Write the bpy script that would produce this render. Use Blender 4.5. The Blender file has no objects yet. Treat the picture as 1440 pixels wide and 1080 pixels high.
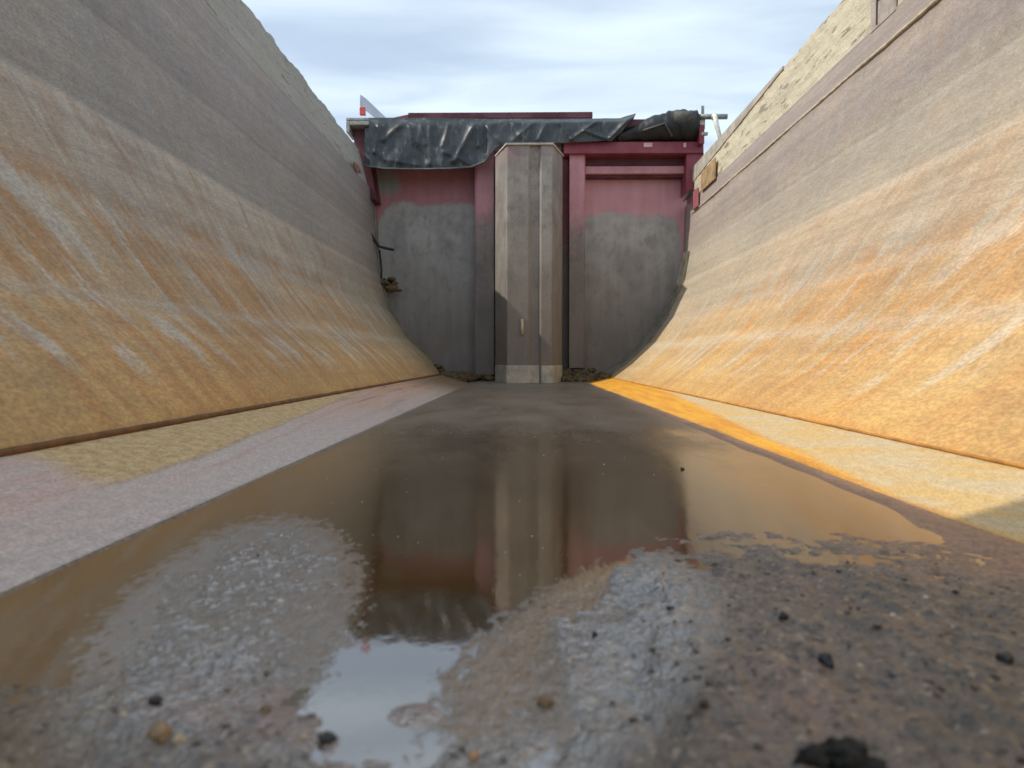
import bpy, bmesh, math, random
from mathutils import Vector, noise as mn
random.seed(7)
C = bpy.context.scene.collection
sc = bpy.context.scene
F, VX, VY, H = 1080.0, 738.0, 505.0, 0.165      # focal length (photo px), vanishing point, eye height (m)

def P(px, py, Y):
    "real point at distance Y that the photo shows at px, py"
    return Vector(((px-VX)/F*Y, Y, H+(VY-py)/F*Y))

def lerp(a, b, t): return a+(b-a)*t
def clamp(x, a=0., b=1.): return max(a, min(b, x))
def sstep(a, b, x):
    t = clamp((x-a)/(b-a)); return t*t*(3-2*t)
def interp(x, pts):
    if x <= pts[0][0]: return pts[0][1]
    for (x0, y0), (x1, y1) in zip(pts, pts[1:]):
        if x <= x1: return lerp(y0, y1, (x-x0)/(x1-x0))
    return pts[-1][1]
def nz(x, y, z=0.): return mn.noise(Vector((x, y, z)))

# ------------------------------------------------------------------ nodes
class N:
    def __init__(s, name):
        s.m = bpy.data.materials.new(name); s.m.use_nodes = True
        s.t = s.m.node_tree; s.t.nodes.clear()
        s.out = s.t.nodes.new('ShaderNodeOutputMaterial')
    def n(s, typ, ins=None, **kw):
        q = s.t.nodes.new(typ)
        for k, v in kw.items(): setattr(q, k, v)
        for k, v in (ins or {}).items():
            sock = q.inputs[k]
            if isinstance(v, bpy.types.NodeSocket): s.t.links.new(v, sock)
            else: sock.default_value = v
        return q
    def math(s, op, a, b=0., c=None, cl=False):
        d = {0: a, 1: b}
        if c is not None: d[2] = c
        return s.n('ShaderNodeMath', d, operation=op, use_clamp=cl).outputs[0]
    def add(s, a, b): return s.math('ADD', a, b)
    def sub(s, a, b): return s.math('SUBTRACT', a, b)
    def mul(s, a, b, cl=False): return s.math('MULTIPLY', a, b, cl=cl)
    def sm(s, v, a, b):
        "smoothstep a..b of v -> 0..1"
        q = s.n('ShaderNodeMapRange', {0: v, 1: a, 2: b, 3: 0., 4: 1.}, interpolation_type='SMOOTHSTEP')
        return q.outputs[0]
    def mix(s, f, a, b, bt='MIX'):
        q = s.t.nodes.new('ShaderNodeMix'); q.data_type = 'RGBA'; q.blend_type = bt
        for i, v in ((0, f), (6, a), (7, b)):
            if isinstance(v, bpy.types.NodeSocket): s.t.links.new(v, q.inputs[i])
            elif i == 0: q.inputs[0].default_value = v
            else: q.inputs[i].default_value = (*v, 1.) if len(v) == 3 else v
        return q.outputs[2]
    def uv(s): return s.n('ShaderNodeUVMap').outputs[0]
    def pos(s): return s.n('ShaderNodeNewGeometry').outputs['Position']
    def sep(s, v):
        q = s.n('ShaderNodeSeparateXYZ', {0: v}); return q.outputs[0], q.outputs[1], q.outputs[2]
    def comb(s, x, y, z=0.): return s.n('ShaderNodeCombineXYZ', {0: x, 1: y, 2: z}).outputs[0]
    def noise(s, v, scale=1., detail=3., rough=.55, dist=0., vec=(1., 1., 1.), off=(0., 0., 0.)):
        mp = s.n('ShaderNodeMapping', {0: v, 1: off, 3: vec}).outputs[0]
        return s.n('ShaderNodeTexNoise', {'Vector': mp, 'Scale': scale, 'Detail': detail, 'Roughness': rough, 'Distortion': dist}).outputs[0]
    def ramp(s, f, pts, interp='LINEAR'):
        q = s.n('ShaderNodeValToRGB', {0: f}); r = q.color_ramp; r.interpolation = interp
        while len(r.elements) > 1: r.elements.remove(r.elements[-1])
        r.elements[0].position = pts[0][0]; r.elements[0].color = (*pts[0][1], 1)
        for p, c in pts[1:]:
            e = r.elements.new(p); e.color = (*c, 1)
        return q.outputs[0]
    def bump(s, h, strength=.5, dist=.01, normal=None):
        d = {'Strength': strength, 'Distance': dist, 'Height': h}
        if normal is not None: d['Normal'] = normal
        return s.n('ShaderNodeBump', d).outputs[0]
    def bsdf(s, **kw):
        d = {}
        for k, v in kw.items():
            k = k.replace('_', ' ')
            if isinstance(v, tuple) and len(v) == 3: v = (*v, 1.)
            d[k] = v
        q = s.n('ShaderNodeBsdfPrincipled', d)
        s.t.links.new(q.outputs[0], s.out.inputs[0]); return s.m

def srgb(r, g, b):
    f = lambda c: (c/255/12.92) if c <= 10 else ((c/255+.055)/1.055)**2.4
    return (f(r), f(g), f(b))

# ------------------------------------------------------------------ materials
def wall_material(name, right):
    m = N(name); uv = m.uv(); u, vv, _ = m.sep(uv)
    v = m.mul(vv, 6.0)                       # bend lines at 1, 2, 3; weld 4; boards 5
    # wobble so that stain borders are not ruled lines
    wob = m.sub(m.noise(uv, 1., 4., .6, vec=(1.5, 5., 1.)), .5)
    # streak coordinates: down the wall, drifting a little along it
    su = m.add(u, m.add(m.mul(m.math('MAXIMUM', m.sub(vv, .04 if right else .10), 0.), 1.15 if right else .95), m.mul(m.sub(m.noise(uv, 1., 2., vec=(2., 6., 1.), off=(7., 7., 0.)), .5), .12)))
    sv = m.comb(su, vv)
    st = m.noise(sv, 1., 5., .62, vec=(13., 6., 1.), off=(3.1 if right else 8., 0., 0.))
    stf = m.noise(sv, 1., 4., .7, vec=(26., 20., 1.))
    big = m.noise(uv, 1., 3., vec=(.9, 3.2, 1.), off=(2., 7. if right else 1.3, 0.))
    grain = m.noise(uv, 1., 4., .75, vec=(75., 420., 1.))
    fine = m.noise(uv, 1., 4., .7, vec=(15., 95., 1.))
    vw = m.add(v, m.mul(wob, .16))
    k = lambda x: x/6.
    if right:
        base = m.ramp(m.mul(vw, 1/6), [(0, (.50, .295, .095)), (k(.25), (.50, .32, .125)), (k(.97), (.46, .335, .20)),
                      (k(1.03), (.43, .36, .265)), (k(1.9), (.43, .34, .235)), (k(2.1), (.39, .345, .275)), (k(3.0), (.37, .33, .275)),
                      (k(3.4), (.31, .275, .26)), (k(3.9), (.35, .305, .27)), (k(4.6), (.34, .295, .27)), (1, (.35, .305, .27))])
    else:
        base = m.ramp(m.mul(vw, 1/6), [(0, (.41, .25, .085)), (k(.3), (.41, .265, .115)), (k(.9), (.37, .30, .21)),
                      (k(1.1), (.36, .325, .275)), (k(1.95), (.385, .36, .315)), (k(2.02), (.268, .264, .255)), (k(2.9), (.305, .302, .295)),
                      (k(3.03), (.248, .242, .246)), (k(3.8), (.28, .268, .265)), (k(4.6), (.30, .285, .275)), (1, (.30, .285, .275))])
    # fades to an even dull mud tone towards the bulkhead
    far = m.sm(m.add(u, m.mul(wob, 1.2)), 2.6, 5.3)
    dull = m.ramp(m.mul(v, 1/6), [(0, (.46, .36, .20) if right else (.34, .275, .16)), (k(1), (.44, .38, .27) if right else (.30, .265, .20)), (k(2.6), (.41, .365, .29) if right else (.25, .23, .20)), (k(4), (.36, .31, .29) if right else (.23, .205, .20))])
    col = m.mix(m.mul(far, .75), base, dull)
    # rust runs: strong low down, thinning upward
    lowf = m.n('ShaderNodeMapRange', {0: vw, 1: 1.0, 2: 1.25, 3: 1., 4: .42}).outputs[0]
    lowf2 = m.n('ShaderNodeMapRange', {0: v, 1: 1.96, 2: 2.04, 3: 1., 4: .16 if not right else .28}).outputs[0]
    rustm = m.sm(m.add(m.mul(st, .72), m.mul(big, .34)), .49, .60)
    rustm = m.mul(m.mul(rustm, m.mul(lowf, lowf2)), m.sub(1., m.mul(far, .6)))
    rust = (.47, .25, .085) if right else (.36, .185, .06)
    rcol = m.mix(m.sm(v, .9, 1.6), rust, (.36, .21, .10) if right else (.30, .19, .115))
    col = m.mix(m.mul(rustm, .62 if right else .76), col, rcol)
    # thin dark runs
    thin = m.mul(m.sm(m.noise(sv, 1., 3., .55, vec=(17., 1.7, 1.), off=(5., 2., 0.)), .63, .73), m.mul(m.sm(v, .5, 1.1), m.n('ShaderNodeMapRange', {0: v, 1: 1.95, 2: 2.1, 3: 1., 4: .35}).outputs[0]))
    col = m.mix(m.mul(thin, .6), col, (.20, .115, .06))
    blk = m.mul(m.sm(m.noise(sv, 1., 4., .6, vec=(10., 3., 1.), off=(1.5, 6., 0.)), .50, .66), m.mul(m.sm(v, 1.2, 1.55), m.n('ShaderNodeMapRange', {0: m.add(v, m.mul(wob, .2)), 1: 1.93, 2: 2.0, 3: 1., 4: .3}).outputs[0]))
    col = m.mix(m.mul(blk, m.mul(m.sub(1., far), .0 if right else .65)), col, (.25, .165, .105))
    # bare grey scrapes in the orange zone
    su2 = m.add(u, m.mul(vv, 1.0 if right else .55))
    sc1 = m.noise(m.comb(su2, vv), 1., 2., .5, vec=(10., 9., 1.), off=(1.7 if right else 4.2, 3., 0.))
    sc2 = m.noise(m.comb(su2, vv), 1., 5., .7, vec=(30., 34., 1.))
    scm = m.mul(m.sm(m.add(m.mul(sc1, .72), m.mul(sc2, .34)), .555 if not right else .565, .64), m.mul(m.sm(v, .12, .3), m.n('ShaderNodeMapRange', {0: v, 1: 1.1, 2: 1.7, 3: 1., 4: .0}).outputs[0]))
    col = m.mix(m.mul(scm, .46 if right else .64), col, (.50, .465, .40) if right else (.42, .405, .37))
    # deep orange tongues on the sunny side, dull brown ones on the other
    tg = m.noise(m.comb(m.add(u, m.mul(vv, 1.3 if right else .9)), vv), 1., 3., .5, vec=(9., 8., 1.), off=(6.3, 1., 0.))
    tgm = m.mul(m.sm(tg, .575, .67), m.n('ShaderNodeMapRange', {0: vw, 1: .95, 2: 1.25, 3: 1., 4: .12}).outputs[0])
    tgm = m.mul(tgm, m.sub(1., m.mul(far, .7)))
    col = m.mix(m.mul(tgm, .75), col, (.50, .24, .05) if right else (.34, .175, .05))
    # rust gathers just above the bottom weld
    col = m.mix(m.mul(m.n('ShaderNodeMapRange', {0: m.add(v, m.mul(wob, .25)), 1: .0, 2: .05, 3: 1., 4: .0}).outputs[0], .5), col, (.50, .22, .035) if right else (.30, .145, .03))
    # pale dust line on every bend
    for b in (.6, 1., 2., 3.):
        dln = m.n('ShaderNodeMapRange', {0: m.math('ABSOLUTE', m.sub(m.add(v, m.mul(wob, .06)), b - .05)), 1: .0, 2: .07, 3: .35, 4: 0.}).outputs[0]
        col = m.mix(dln, col, (.46, .42, .36) if right else (.36, .335, .30))
    # fine weathered grain, streaked and speckled
    col = m.mix(.18, col, m.mix(m.sm(stf, .30, .70), (.38, .37, .36), (.63, .62, .61)), 'OVERLAY')
    col = m.mix(.36, col, m.mix(m.sm(grain, .32, .68), (.20, .19, .18), (.82, .81, .79)), 'OVERLAY')
    col = m.mix(.24, col, m.mix(m.sm(fine, .34, .68), (.30, .29, .28), (.72, .71, .70)), 'OVERLAY')
    bigm = m.noise(uv, 1., 4., .6, vec=(1.7, 6., 1.), off=(9., 4., 0.))
    col = m.mix(.35, col, m.mix(m.sm(bigm, .3, .7), (.38, .38, .40), (.63, .61, .58)), 'OVERLAY')
    bnd = m.noise(uv, 1., 4., .65, vec=(.22, 26., 1.), off=(1., 3., 0.))
    col = m.mix(.34, col, m.mix(m.sm(bnd, .34, .66), (.36, .355, .35), (.64, .63, .61)), 'OVERLAY')
    # scratches
    scr = m.n('ShaderNodeTexVoronoi', {'Vector': m.n('ShaderNodeMapping', {0: m.comb(m.add(u, m.mul(vv, 1.25)), vv), 3: (26., 8., 1.)}).outputs[0], 'Scale': 1.}, feature='F1').outputs[0]
    scm2 = m.mul(m.mul(m.n('ShaderNodeMapRange', {0: scr, 1: .03, 2: .07, 3: 1., 4: 0.}).outputs[0], .14), m.sm(st, .45, .6))
    col = m.mix(scm2, col, (.58, .53, .45))
    hb = m.add(m.mul(grain, .5), m.add(m.mul(fine, .7), m.mul(stf, .12)))
    nb = m.bump(hb, .07, .003)
    return m.bsdf(Base_Color=col, Roughness=m.add(.62, m.mul(fine, .2)), Normal=nb)

def strip_material(name, right):
    "sloping edge plate beside the floor; uv.x = metres along, uv.y = 0 seam .. 1 floor"
    m = N(name); uv = m.uv(); u, t, _ = m.sep(uv)
    wob = m.sub(m.noise(uv, 1., 4., .6, vec=(5., 2., 1.)), .5)
    gr = m.noise(uv, 1., 4., .75, vec=(190., 60., 1.))
    fi = m.noise(uv, 1., 4., .65, vec=(45., 16., 1.))
    sk = m.add(u, m.mul(t, -.35))
    stk = m.noise(m.comb(sk, t), 1., 4., .6, vec=(7., 2., 1.))
    if right:
        f = m.n('ShaderNodeFloatCurve').outputs[0]
        edge = m.n('ShaderNodeMapRange', {0: u, 1: .9, 2: 3.3, 3: .86, 4: .02}).outputs[0]
        d = m.sub(m.add(t, m.mul(wob, .10)), edge)
        wet = m.sm(d, -.10, .05)
        dry = m.mix(m.sm(stk, .35, .65), (.56, .37, .14), (.52, .41, .25))
        org = m.mix(m.sm(m.noise(m.comb(u, t), 1., 3., .6, vec=(3., 9., 1.)), .35, .7), (.68, .335, .022), (.56, .23, .02))
        col = m.mix(wet, dry, org)
        col = m.mix(m.mul(m.sm(m.add(t, m.mul(wob, .15)), .82, .9), .55), col, (.30, .16, .09))
        rough = m.add(.55, m.mul(fi, .2))
    else:
        # ochre wedge under the seam, pinkish grey silt film below it
        e1 = m.n('ShaderNodeMapRange', {0: u, 1: 1.1, 2: 3.0, 3: .52, 4: -.02}).outputs[0]
        d = m.sub(m.add(t, m.mul(wob, .10)), e1)
        silt = m.sm(d, -.03, .03)
        near = m.n('ShaderNodeMapRange', {0: m.add(m.add(u, m.mul(t, .06)), m.mul(wob, .10)), 1: .85, 2: .91, 3: 1., 4: 0.}).outputs[0]
        silt = m.math('MAXIMUM', silt, near)
        dry = m.mix(m.sm(fi, .3, .7), (.46, .30, .13), (.54, .39, .20))
        rims = m.noise(m.comb(m.add(u, m.mul(t, 1.4)), t), 1., 4., .6, vec=(1.6, 8., 1.))
        pink = m.mix(m.sm(rims, .35, .68), (.52, .355, .30), (.47, .385, .34))
        pink = m.mix(m.mul(m.sm(u, 1.4, 2.6), m.sm(rims, .36, .52)), pink, (.54, .30, .18))
        pink = m.mix(m.mul(m.sm(u, 1.4, 2.6), m.mul(m.sm(rims, .54, .63), .8)), pink, (.22, .185, .165))
        pink = m.mix(m.mul(m.sm(t, .25, .9), .7), pink, (.46, .40, .37))
        pink = m.mix(m.sm(u, 3.2, 4.6), pink, (.20, .13, .07))
        rln = m.mul(m.n('ShaderNodeMapRange', {0: m.math('ABSOLUTE', m.sub(d, .13)), 1: .0, 2: .03, 3: .5, 4: 0.}).outputs[0], m.sm(u, .9, 1.2))
        pink = m.mix(rln, pink, (.42, .22, .20))
        col = m.mix(silt, dry, pink)
        rim = m.mul(m.n('ShaderNodeMapRange', {0: m.math('ABSOLUTE', d), 1: .0, 2: .03, 3: .5, 4: 0.}).outputs[0], m.sub(1., near))
        col = m.mix(rim, col, (.28, .20, .13))
        col = m.mix(m.mul(m.sm(m.add(t, m.mul(wob, .10)), .885, .925), .6), col, (.20, .15, .105))
        rough = m.sub(.72, m.mul(silt, m.add(.22, m.mul(m.sm(t, .2, .95), .06))))
    col = m.mix(.45, col, m.mix(m.sm(gr, .3, .7), (.22, .22, .22), (.80, .80, .80)), 'OVERLAY')
    col = m.mix(.35, col, m.mix(m.sm(fi, .3, .7), (.32, .32, .32), (.68, .68, .68)), 'OVERLAY')
    return m.bsdf(Base_Color=col, Roughness=rough, Normal=m.bump(m.add(gr, fi), .3, .003))

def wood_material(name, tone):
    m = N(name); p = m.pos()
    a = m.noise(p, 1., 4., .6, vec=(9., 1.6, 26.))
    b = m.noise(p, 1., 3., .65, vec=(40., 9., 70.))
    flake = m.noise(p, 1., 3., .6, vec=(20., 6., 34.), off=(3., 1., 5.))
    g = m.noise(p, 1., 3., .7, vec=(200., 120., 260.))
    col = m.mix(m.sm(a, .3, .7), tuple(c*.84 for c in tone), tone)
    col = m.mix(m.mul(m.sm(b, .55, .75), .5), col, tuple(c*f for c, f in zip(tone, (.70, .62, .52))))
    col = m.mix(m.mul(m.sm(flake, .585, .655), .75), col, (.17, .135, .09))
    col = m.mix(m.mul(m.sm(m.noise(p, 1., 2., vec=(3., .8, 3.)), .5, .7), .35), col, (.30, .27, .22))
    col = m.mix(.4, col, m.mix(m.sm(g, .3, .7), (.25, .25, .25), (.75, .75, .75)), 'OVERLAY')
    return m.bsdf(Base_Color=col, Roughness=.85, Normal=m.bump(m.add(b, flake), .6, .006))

def paint_material(name, red=(.20, .012, .032), dust=(.25, .235, .215), z0=1.0, z1=1.25, haze=.35, arch=None, green=False, streak=True):
    "red paint under dried dust: dust covers all below z0, thins out by z1"
    m = N(name); p = m.pos(); x, y, z = m.sep(p)
    a = m.noise(p, 1., 4., .6, vec=(6., 6., 6.)); b = m.noise(p, 1., 4., .7, vec=(45., 45., 30.))
    g = m.noise(p, 1., 3., .7, vec=(230., 230., 200.))
    runs = m.noise(p, 1., 4., .6, vec=(17., 17., 1.8))
    if arch:
        cx, hw, top, r = arch
        ax = m.math('MAXIMUM', m.sub(m.math('ABSOLUTE', m.sub(x, cx)), hw-r), 0.)
        az = m.math('MAXIMUM', m.sub(z, top-r), 0.)
        d = m.sub(m.math('SQRT', m.add(m.mul(ax, ax), m.mul(az, az))), r)
        d = m.add(d, m.add(m.mul(m.sub(a, .5), .13), m.add(m.mul(m.sub(b, .5), .05), m.mul(m.sub(runs, .5), .07))))
        mask = m.n('ShaderNodeMapRange', {0: d, 1: -.02, 2: .015, 3: 1., 4: 0.}).outputs[0]
        rim = m.n('ShaderNodeMapRange', {0: m.math('ABSOLUTE', m.add(d, .03)), 1: .0, 2: .035, 3: 1., 4: 0.}).outputs[0]
    else:
        zz = m.add(z, m.add(m.mul(m.sub(a, .5), .5), m.mul(m.sub(b, .5), .3)))
        mask = m.n('ShaderNodeMapRange', {0: zz, 1: z0, 2: z1, 3: 1., 4: 0.}).outputs[0]
        rim = None
    film = m.mul(m.add(haze, m.mul(m.sub(a, .5), .5)), 1.0, cl=True)
    col = m.mix(film, red, (.56, .28, .305))
    if green:
        gd = m.n('ShaderNodeVectorMath', {0: p, 1: green}, operation='DISTANCE').outputs['Value']
        col = m.mix(m.n('ShaderNodeMapRange', {0: m.add(gd, m.mul(m.sub(a, .5), .12)), 1: .07, 2: .12, 3: .85, 4: 0.}).outputs[0], col, (.26, .30, .265))
    dcol = m.mix(m.sm(a, .3, .7), dust, tuple(c*.62 for c in dust)); dcol = m.mix(m.mul(m.sm(m.noise(p, 1., 5., .7, vec=(13., 13., 9.), off=(7., 1., 3.)), .5, .68), .55), dcol, tuple(c*.42 for c in dust))
    lowz = m.n('ShaderNodeMapRange', {0: m.add(z, m.mul(m.sub(a, .5), .5)), 1: .35, 2: 1.10, 3: 1., 4: 0.}).outputs[0]
    dcol = m.mix(m.mul(lowz, .8), dcol, (.165, .148, .13))
    yel = m.mul(m.sm(m.noise(p, 1., 4., .65, vec=(7., 7., 5.), off=(4., 0., 2.)), .55, .72), m.n('ShaderNodeMapRange', {0: z, 1: .25, 2: .9, 3: .6, 4: .0}).outputs[0])
    dcol = m.mix(yel, dcol, (.22, .175, .09))
    if rim is not None: dcol = m.mix(m.mul(rim, .6), dcol, (.40, .41, .375))
    col = m.mix(m.mul(mask, .97), col, dcol)
    if streak: col = m.mix(.2, col, m.mix(m.sm(runs, .3, .7), (.30, .30, .30), (.70, .69, .68)), 'OVERLAY')
    col = m.mix(.38, col, m.mix(m.sm(g, .3, .7), (.25, .25, .25), (.76, .76, .76)), 'OVERLAY')
    spk = m.sm(b, .66, .74)
    col = m.mix(m.mul(spk, .35), col, (.42, .39, .34))
    return m.bsdf(Base_Color=col, Roughness=m.add(.5, m.mul(mask, .28)), Normal=m.bump(m.add(b, g), .3, .004))

def plain(name, col, rough=.6, var=.3, scale=20., metal=0., bump=.2):
    m = N(name); p = m.pos()
    a = m.noise(p, scale, 4., .65); g = m.noise(p, scale*9, 3., .7)
    c = m.mix(m.sm(a, .3, .7), tuple(x*(1-var) for x in col), tuple(min(1, x*(1+var*.6)) for x in col))
    c = m.mix(.3, c, m.mix(m.sm(g, .3, .7), (.28, .28, .28), (.72, .72, .72)), 'OVERLAY')
    return m.bsdf(Base_Color=c, Roughness=rough, Metallic=metal, Normal=m.bump(m.add(a, g), bump, .003))

def tarp_material():
    m = N('black_vinyl'); p = m.pos()
    a = m.noise(p, 1., 4., .6, vec=(5., 5., 7.)); g = m.noise(p, 1., 3., .7, vec=(160., 160., 160.))
    b = m.noise(p, 1., 4., .7, vec=(30., 30., 12.))
    c = m.mix(m.sm(a, .35, .7), (.016, .022, .028), (.045, .053, .057))
    c = m.mix(m.mul(m.sm(b, .52, .75), .6), c, (.20, .205, .195))
    return m.bsdf(Base_Color=c, Roughness=m.add(.30, m.mul(b, .22)), Normal=m.bump(m.add(g, m.mul(b, .5)), .15, .003))

def mud_material():
    m = N('wet_mud'); p = m.pos(); x, y, z = m.sep(p)
    a = m.noise(p, 1., 5., .65, vec=(11., 7., 11.)); b = m.noise(p, 1., 4., .7, vec=(85., 60., 80.)); g = m.noise(p, 1., 3., .7, vec=(420., 330., 400.))
    vo = m.n('ShaderNodeTexVoronoi', {'Vector': m.n('ShaderNodeMapping', {0: p, 3: (330., 290., 330.)}).outputs[0], 'Scale': 1.})
    col = m.mix(m.sm(a, .32, .68), (.100, .073, .049), (.175, .125, .090))
    col = m.mix(m.mul(m.sm(m.noise(p, 1., 3., vec=(6., 6., 6.), off=(2., 5., 1.)), .48, .62), .6), col, (.24, .135, .10))
    col = m.mix(m.mul(m.sm(b, .50, .66), .85), col, (.042, .030, .021))
    stone = m.sep(m.n('ShaderNodeMapping', {0: vo.outputs['Color']}).outputs[0])[0]
    col = m.mix(m.mul(m.sm(stone, .945, .96), .7), col, (.33, .25, .17))
    col = m.mix(m.mul(m.n('ShaderNodeMapRange', {0: stone, 1: .06, 2: .10, 3: 1., 4: 0.}).outputs[0], .8), col, (.025, .022, .02))
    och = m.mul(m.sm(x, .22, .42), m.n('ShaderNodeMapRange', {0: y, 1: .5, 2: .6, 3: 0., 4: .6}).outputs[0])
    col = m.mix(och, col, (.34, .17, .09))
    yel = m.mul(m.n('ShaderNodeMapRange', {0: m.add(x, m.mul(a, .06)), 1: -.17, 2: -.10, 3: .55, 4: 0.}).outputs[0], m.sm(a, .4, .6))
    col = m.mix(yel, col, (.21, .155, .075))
    farm = m.sm(m.add(y, m.mul(a, .8)), 2.8, 4.6)
    col = m.mix(farm, col, (.17, .148, .122))
    col = m.mix(.5, col, m.mix(m.sm(g, .3, .7), (.18, .18, .18), (.84, .84, .84)), 'OVERLAY')
    def blob(x0, y0, rx, ry, sh):
        ax = m.mul(m.sub(m.sub(x, x0), m.mul(m.sub(y, y0), sh)), 1/rx); ay = m.mul(m.sub(y, y0), 1/ry)
        return m.n('ShaderNodeMapRange', {0: m.add(m.add(m.mul(ax, ax), m.mul(ay, ay)), m.sub(a, .5)), 1: .7, 2: 1.8, 3: 1., 4: 0.}).outputs[0]
    film = m.math('MAXIMUM', blob(-.205, .56, .075, .22, -.2), blob(.01, .44, .085, .17, .35))
    h = m.add(m.mul(b, .6), m.add(m.mul(g, .45), m.mul(m.sub(1., vo.outputs['Distance']), .35)))
    return m.bsdf(Base_Color=col, Roughness=m.add(m.sub(.24, m.mul(film, .12)), m.mul(b, m.sub(.40, m.mul(film, .2)))), IOR=m.add(1.65, m.mul(film, 2.0)), Normal=m.bump(h, .8, .005))

def water_material():
    m = N('muddy_water'); p = m.pos(); x, y, z = m.sep(p)
    a = m.noise(p, 1., 4., .6, vec=(5., 2.2, 1.)); b = m.noise(p, 1., 4., .7, vec=(55., 22., 1.)); g = m.noise(p, 1., 3., .7, vec=(260., 120., 1.))
    col = m.mix(m.sm(a, .35, .68), (.066, .038, .012), (.105, .064, .027))
    col = m.mix(m.mul(m.sm(m.add(y, m.mul(m.sub(a, .5), 1.5)), 1.6, 4.2), .9), col, (.135, .108, .080))
    spk2 = m.sm(m.noise(p, 1., 3., .75, vec=(150., 45., 1.), off=(2., 2., 0.)), .55, .68)
    col = m.mix(m.mul(m.mul(spk2, m.sm(y, .9, 2.2)), .5), col, (.26, .22, .17))
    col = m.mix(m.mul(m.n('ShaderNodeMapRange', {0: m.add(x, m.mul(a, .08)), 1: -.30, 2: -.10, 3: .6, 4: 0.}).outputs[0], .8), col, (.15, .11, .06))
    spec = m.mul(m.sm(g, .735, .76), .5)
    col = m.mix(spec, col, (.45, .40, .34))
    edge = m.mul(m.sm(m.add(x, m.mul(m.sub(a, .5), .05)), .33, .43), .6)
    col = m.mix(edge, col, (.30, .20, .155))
    rough = m.add(m.n('ShaderNodeMapRange', {0: y, 1: .5, 2: 2.2, 3: .02, 4: .38}).outputs[0], m.add(m.mul(m.sub(b, .5), .12), m.mul(m.mul(m.sub(m.noise(p, 1., 4., .65, vec=(7., 2.2, 1.), off=(5., 8., 0.)), .5), .5), m.sm(y, .7, 1.5))))
    # thin rippled film over grit on the left foreground
    def blob(x0, y0, rx, ry, sh):
        ax = m.mul(m.sub(m.sub(x, x0), m.mul(m.sub(y, y0), sh)), 1/rx); ay = m.mul(m.sub(y, y0), 1/ry)
        r2 = m.add(m.mul(ax, ax), m.mul(ay, ay))
        n_ = m.sub(m.noise(p, 1., 5., .8, vec=(95., 42., 1.)), .5)
        return m.n('ShaderNodeMapRange', {0: m.add(r2, m.mul(n_, 3.4)), 1: .0, 2: 1.5, 3: 1., 4: 0.}).outputs[0]
    film = m.math('POWER', m.math('MAXIMUM', blob(-.205, .56, .07, .20, -.2), blob(.045, .47, .055, .14, .35)), 1.6)
    nb = m.bump(m.add(m.noise(p, 1., 3., .6, vec=(9., 5., 1.)), m.mul(m.noise(p, 1., 3., .7, vec=(140., 70., 1.)), .22)), .07, .004)
    rip = m.mul(film, m.add(m.mul(m.noise(p, 1., 3., .7, vec=(330., 190., 1.)), .6), m.mul(m.noise(p, 1., 2., .6, vec=(120., 60., 1.), off=(3., 3., 0.)), .6)))
    nb = m.bump(rip, .9, .006, nb)
    rough = m.add(rough, m.mul(film, .10))
    col = m.mix(m.mul(m.sm(film, .0, .4), .6), col, (.10, .085, .07))
    return m.bsdf(Base_Color=col, Roughness=rough, IOR=m.math('MAXIMUM', m.n('ShaderNodeMapRange', {0: y, 1: .44, 2: .62, 3: 3.6, 4: 2.2}).outputs[0], m.add(2.0, m.mul(m.sm(film, .0, .35), 2.2))), Specular_Tint=m.mix(m.mul(m.sm(m.add(y, m.mul(m.sub(a, .5), .2)), .46, .62), m.sub(1., m.sm(film, .0, .35))), (1., .98, .96), (1., .82, .62)), Normal=nb)

# ------------------------------------------------------------------ mesh helpers
def link(name, bm, mat, parent=None, smooth=False, bevel=0.):
    me = bpy.data.meshes.new(name); bm.normal_update(); bm.to_mesh(me); bm.free()
    o = bpy.data.objects.new(name, me); C.objects.link(o)
    me.materials.append(mat)
    if smooth:
        for q in me.polygons: q.use_smooth = True
    if bevel:
        b = o.modifiers.new('bevel', 'BEVEL'); b.width = bevel; b.segments = 2; b.limit_method = 'ANGLE'
    if parent: o.parent = parent
    return o
def tag(o, label, cat=None, group=None, kind=None):
    if label: o['label'] = label
    if cat: o['category'] = cat
    if group: o['group'] = group
    if kind: o['kind'] = kind
    return o
def thing(name, label, cat, loc=(0, 0, 0), group=None):
    o = bpy.data.objects.new(name, None); C.objects.link(o); o.location = loc
    o.empty_display_size = .1
    return tag(o, label, cat, group)

def add_box(bm, lo, hi):
    v = [bm.verts.new((lo[0] if i & 1 == 0 else hi[0], lo[1] if i & 2 == 0 else hi[1], lo[2] if i & 4 == 0 else hi[2])) for i in range(8)]
    for f in ((0, 2, 3, 1), (4, 5, 7, 6), (0, 1, 5, 4), (2, 6, 7, 3), (0, 4, 6, 2), (1, 3, 7, 5)): bm.faces.new([v[i] for i in f])
def add_box_px(bm, x0, y0, x1, y1, Yf, Yb):
    "box whose front face fills the pixel rectangle at distance Yf"
    a = P(x0, y1, Yf); b = P(x1, y0, Yf); add_box(bm, (a.x, Yf, a.z), (b.x, Yb, b.z))
def add_prism(bm, poly, z0, z1, axis='z'):
    "extrude a plan polygon (x,y) from z0 to z1, or an elevation polygon (x,z) from y0 to y1"
    f = (lambda q, t: (q[0], q[1], t)) if axis == 'z' else (lambda q, t: (q[0], t, q[1]))
    A = [bm.verts.new(f(q, z0)) for q in poly]; B = [bm.verts.new(f(q, z1)) for q in poly]; n = len(poly)
    bm.faces.new(A); bm.faces.new(B[::-1])
    for i in range(n): bm.faces.new([A[i], B[i], B[(i+1) % n], A[(i+1) % n]])
    bmesh.ops.recalc_face_normals(bm, faces=bm.faces)
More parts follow.
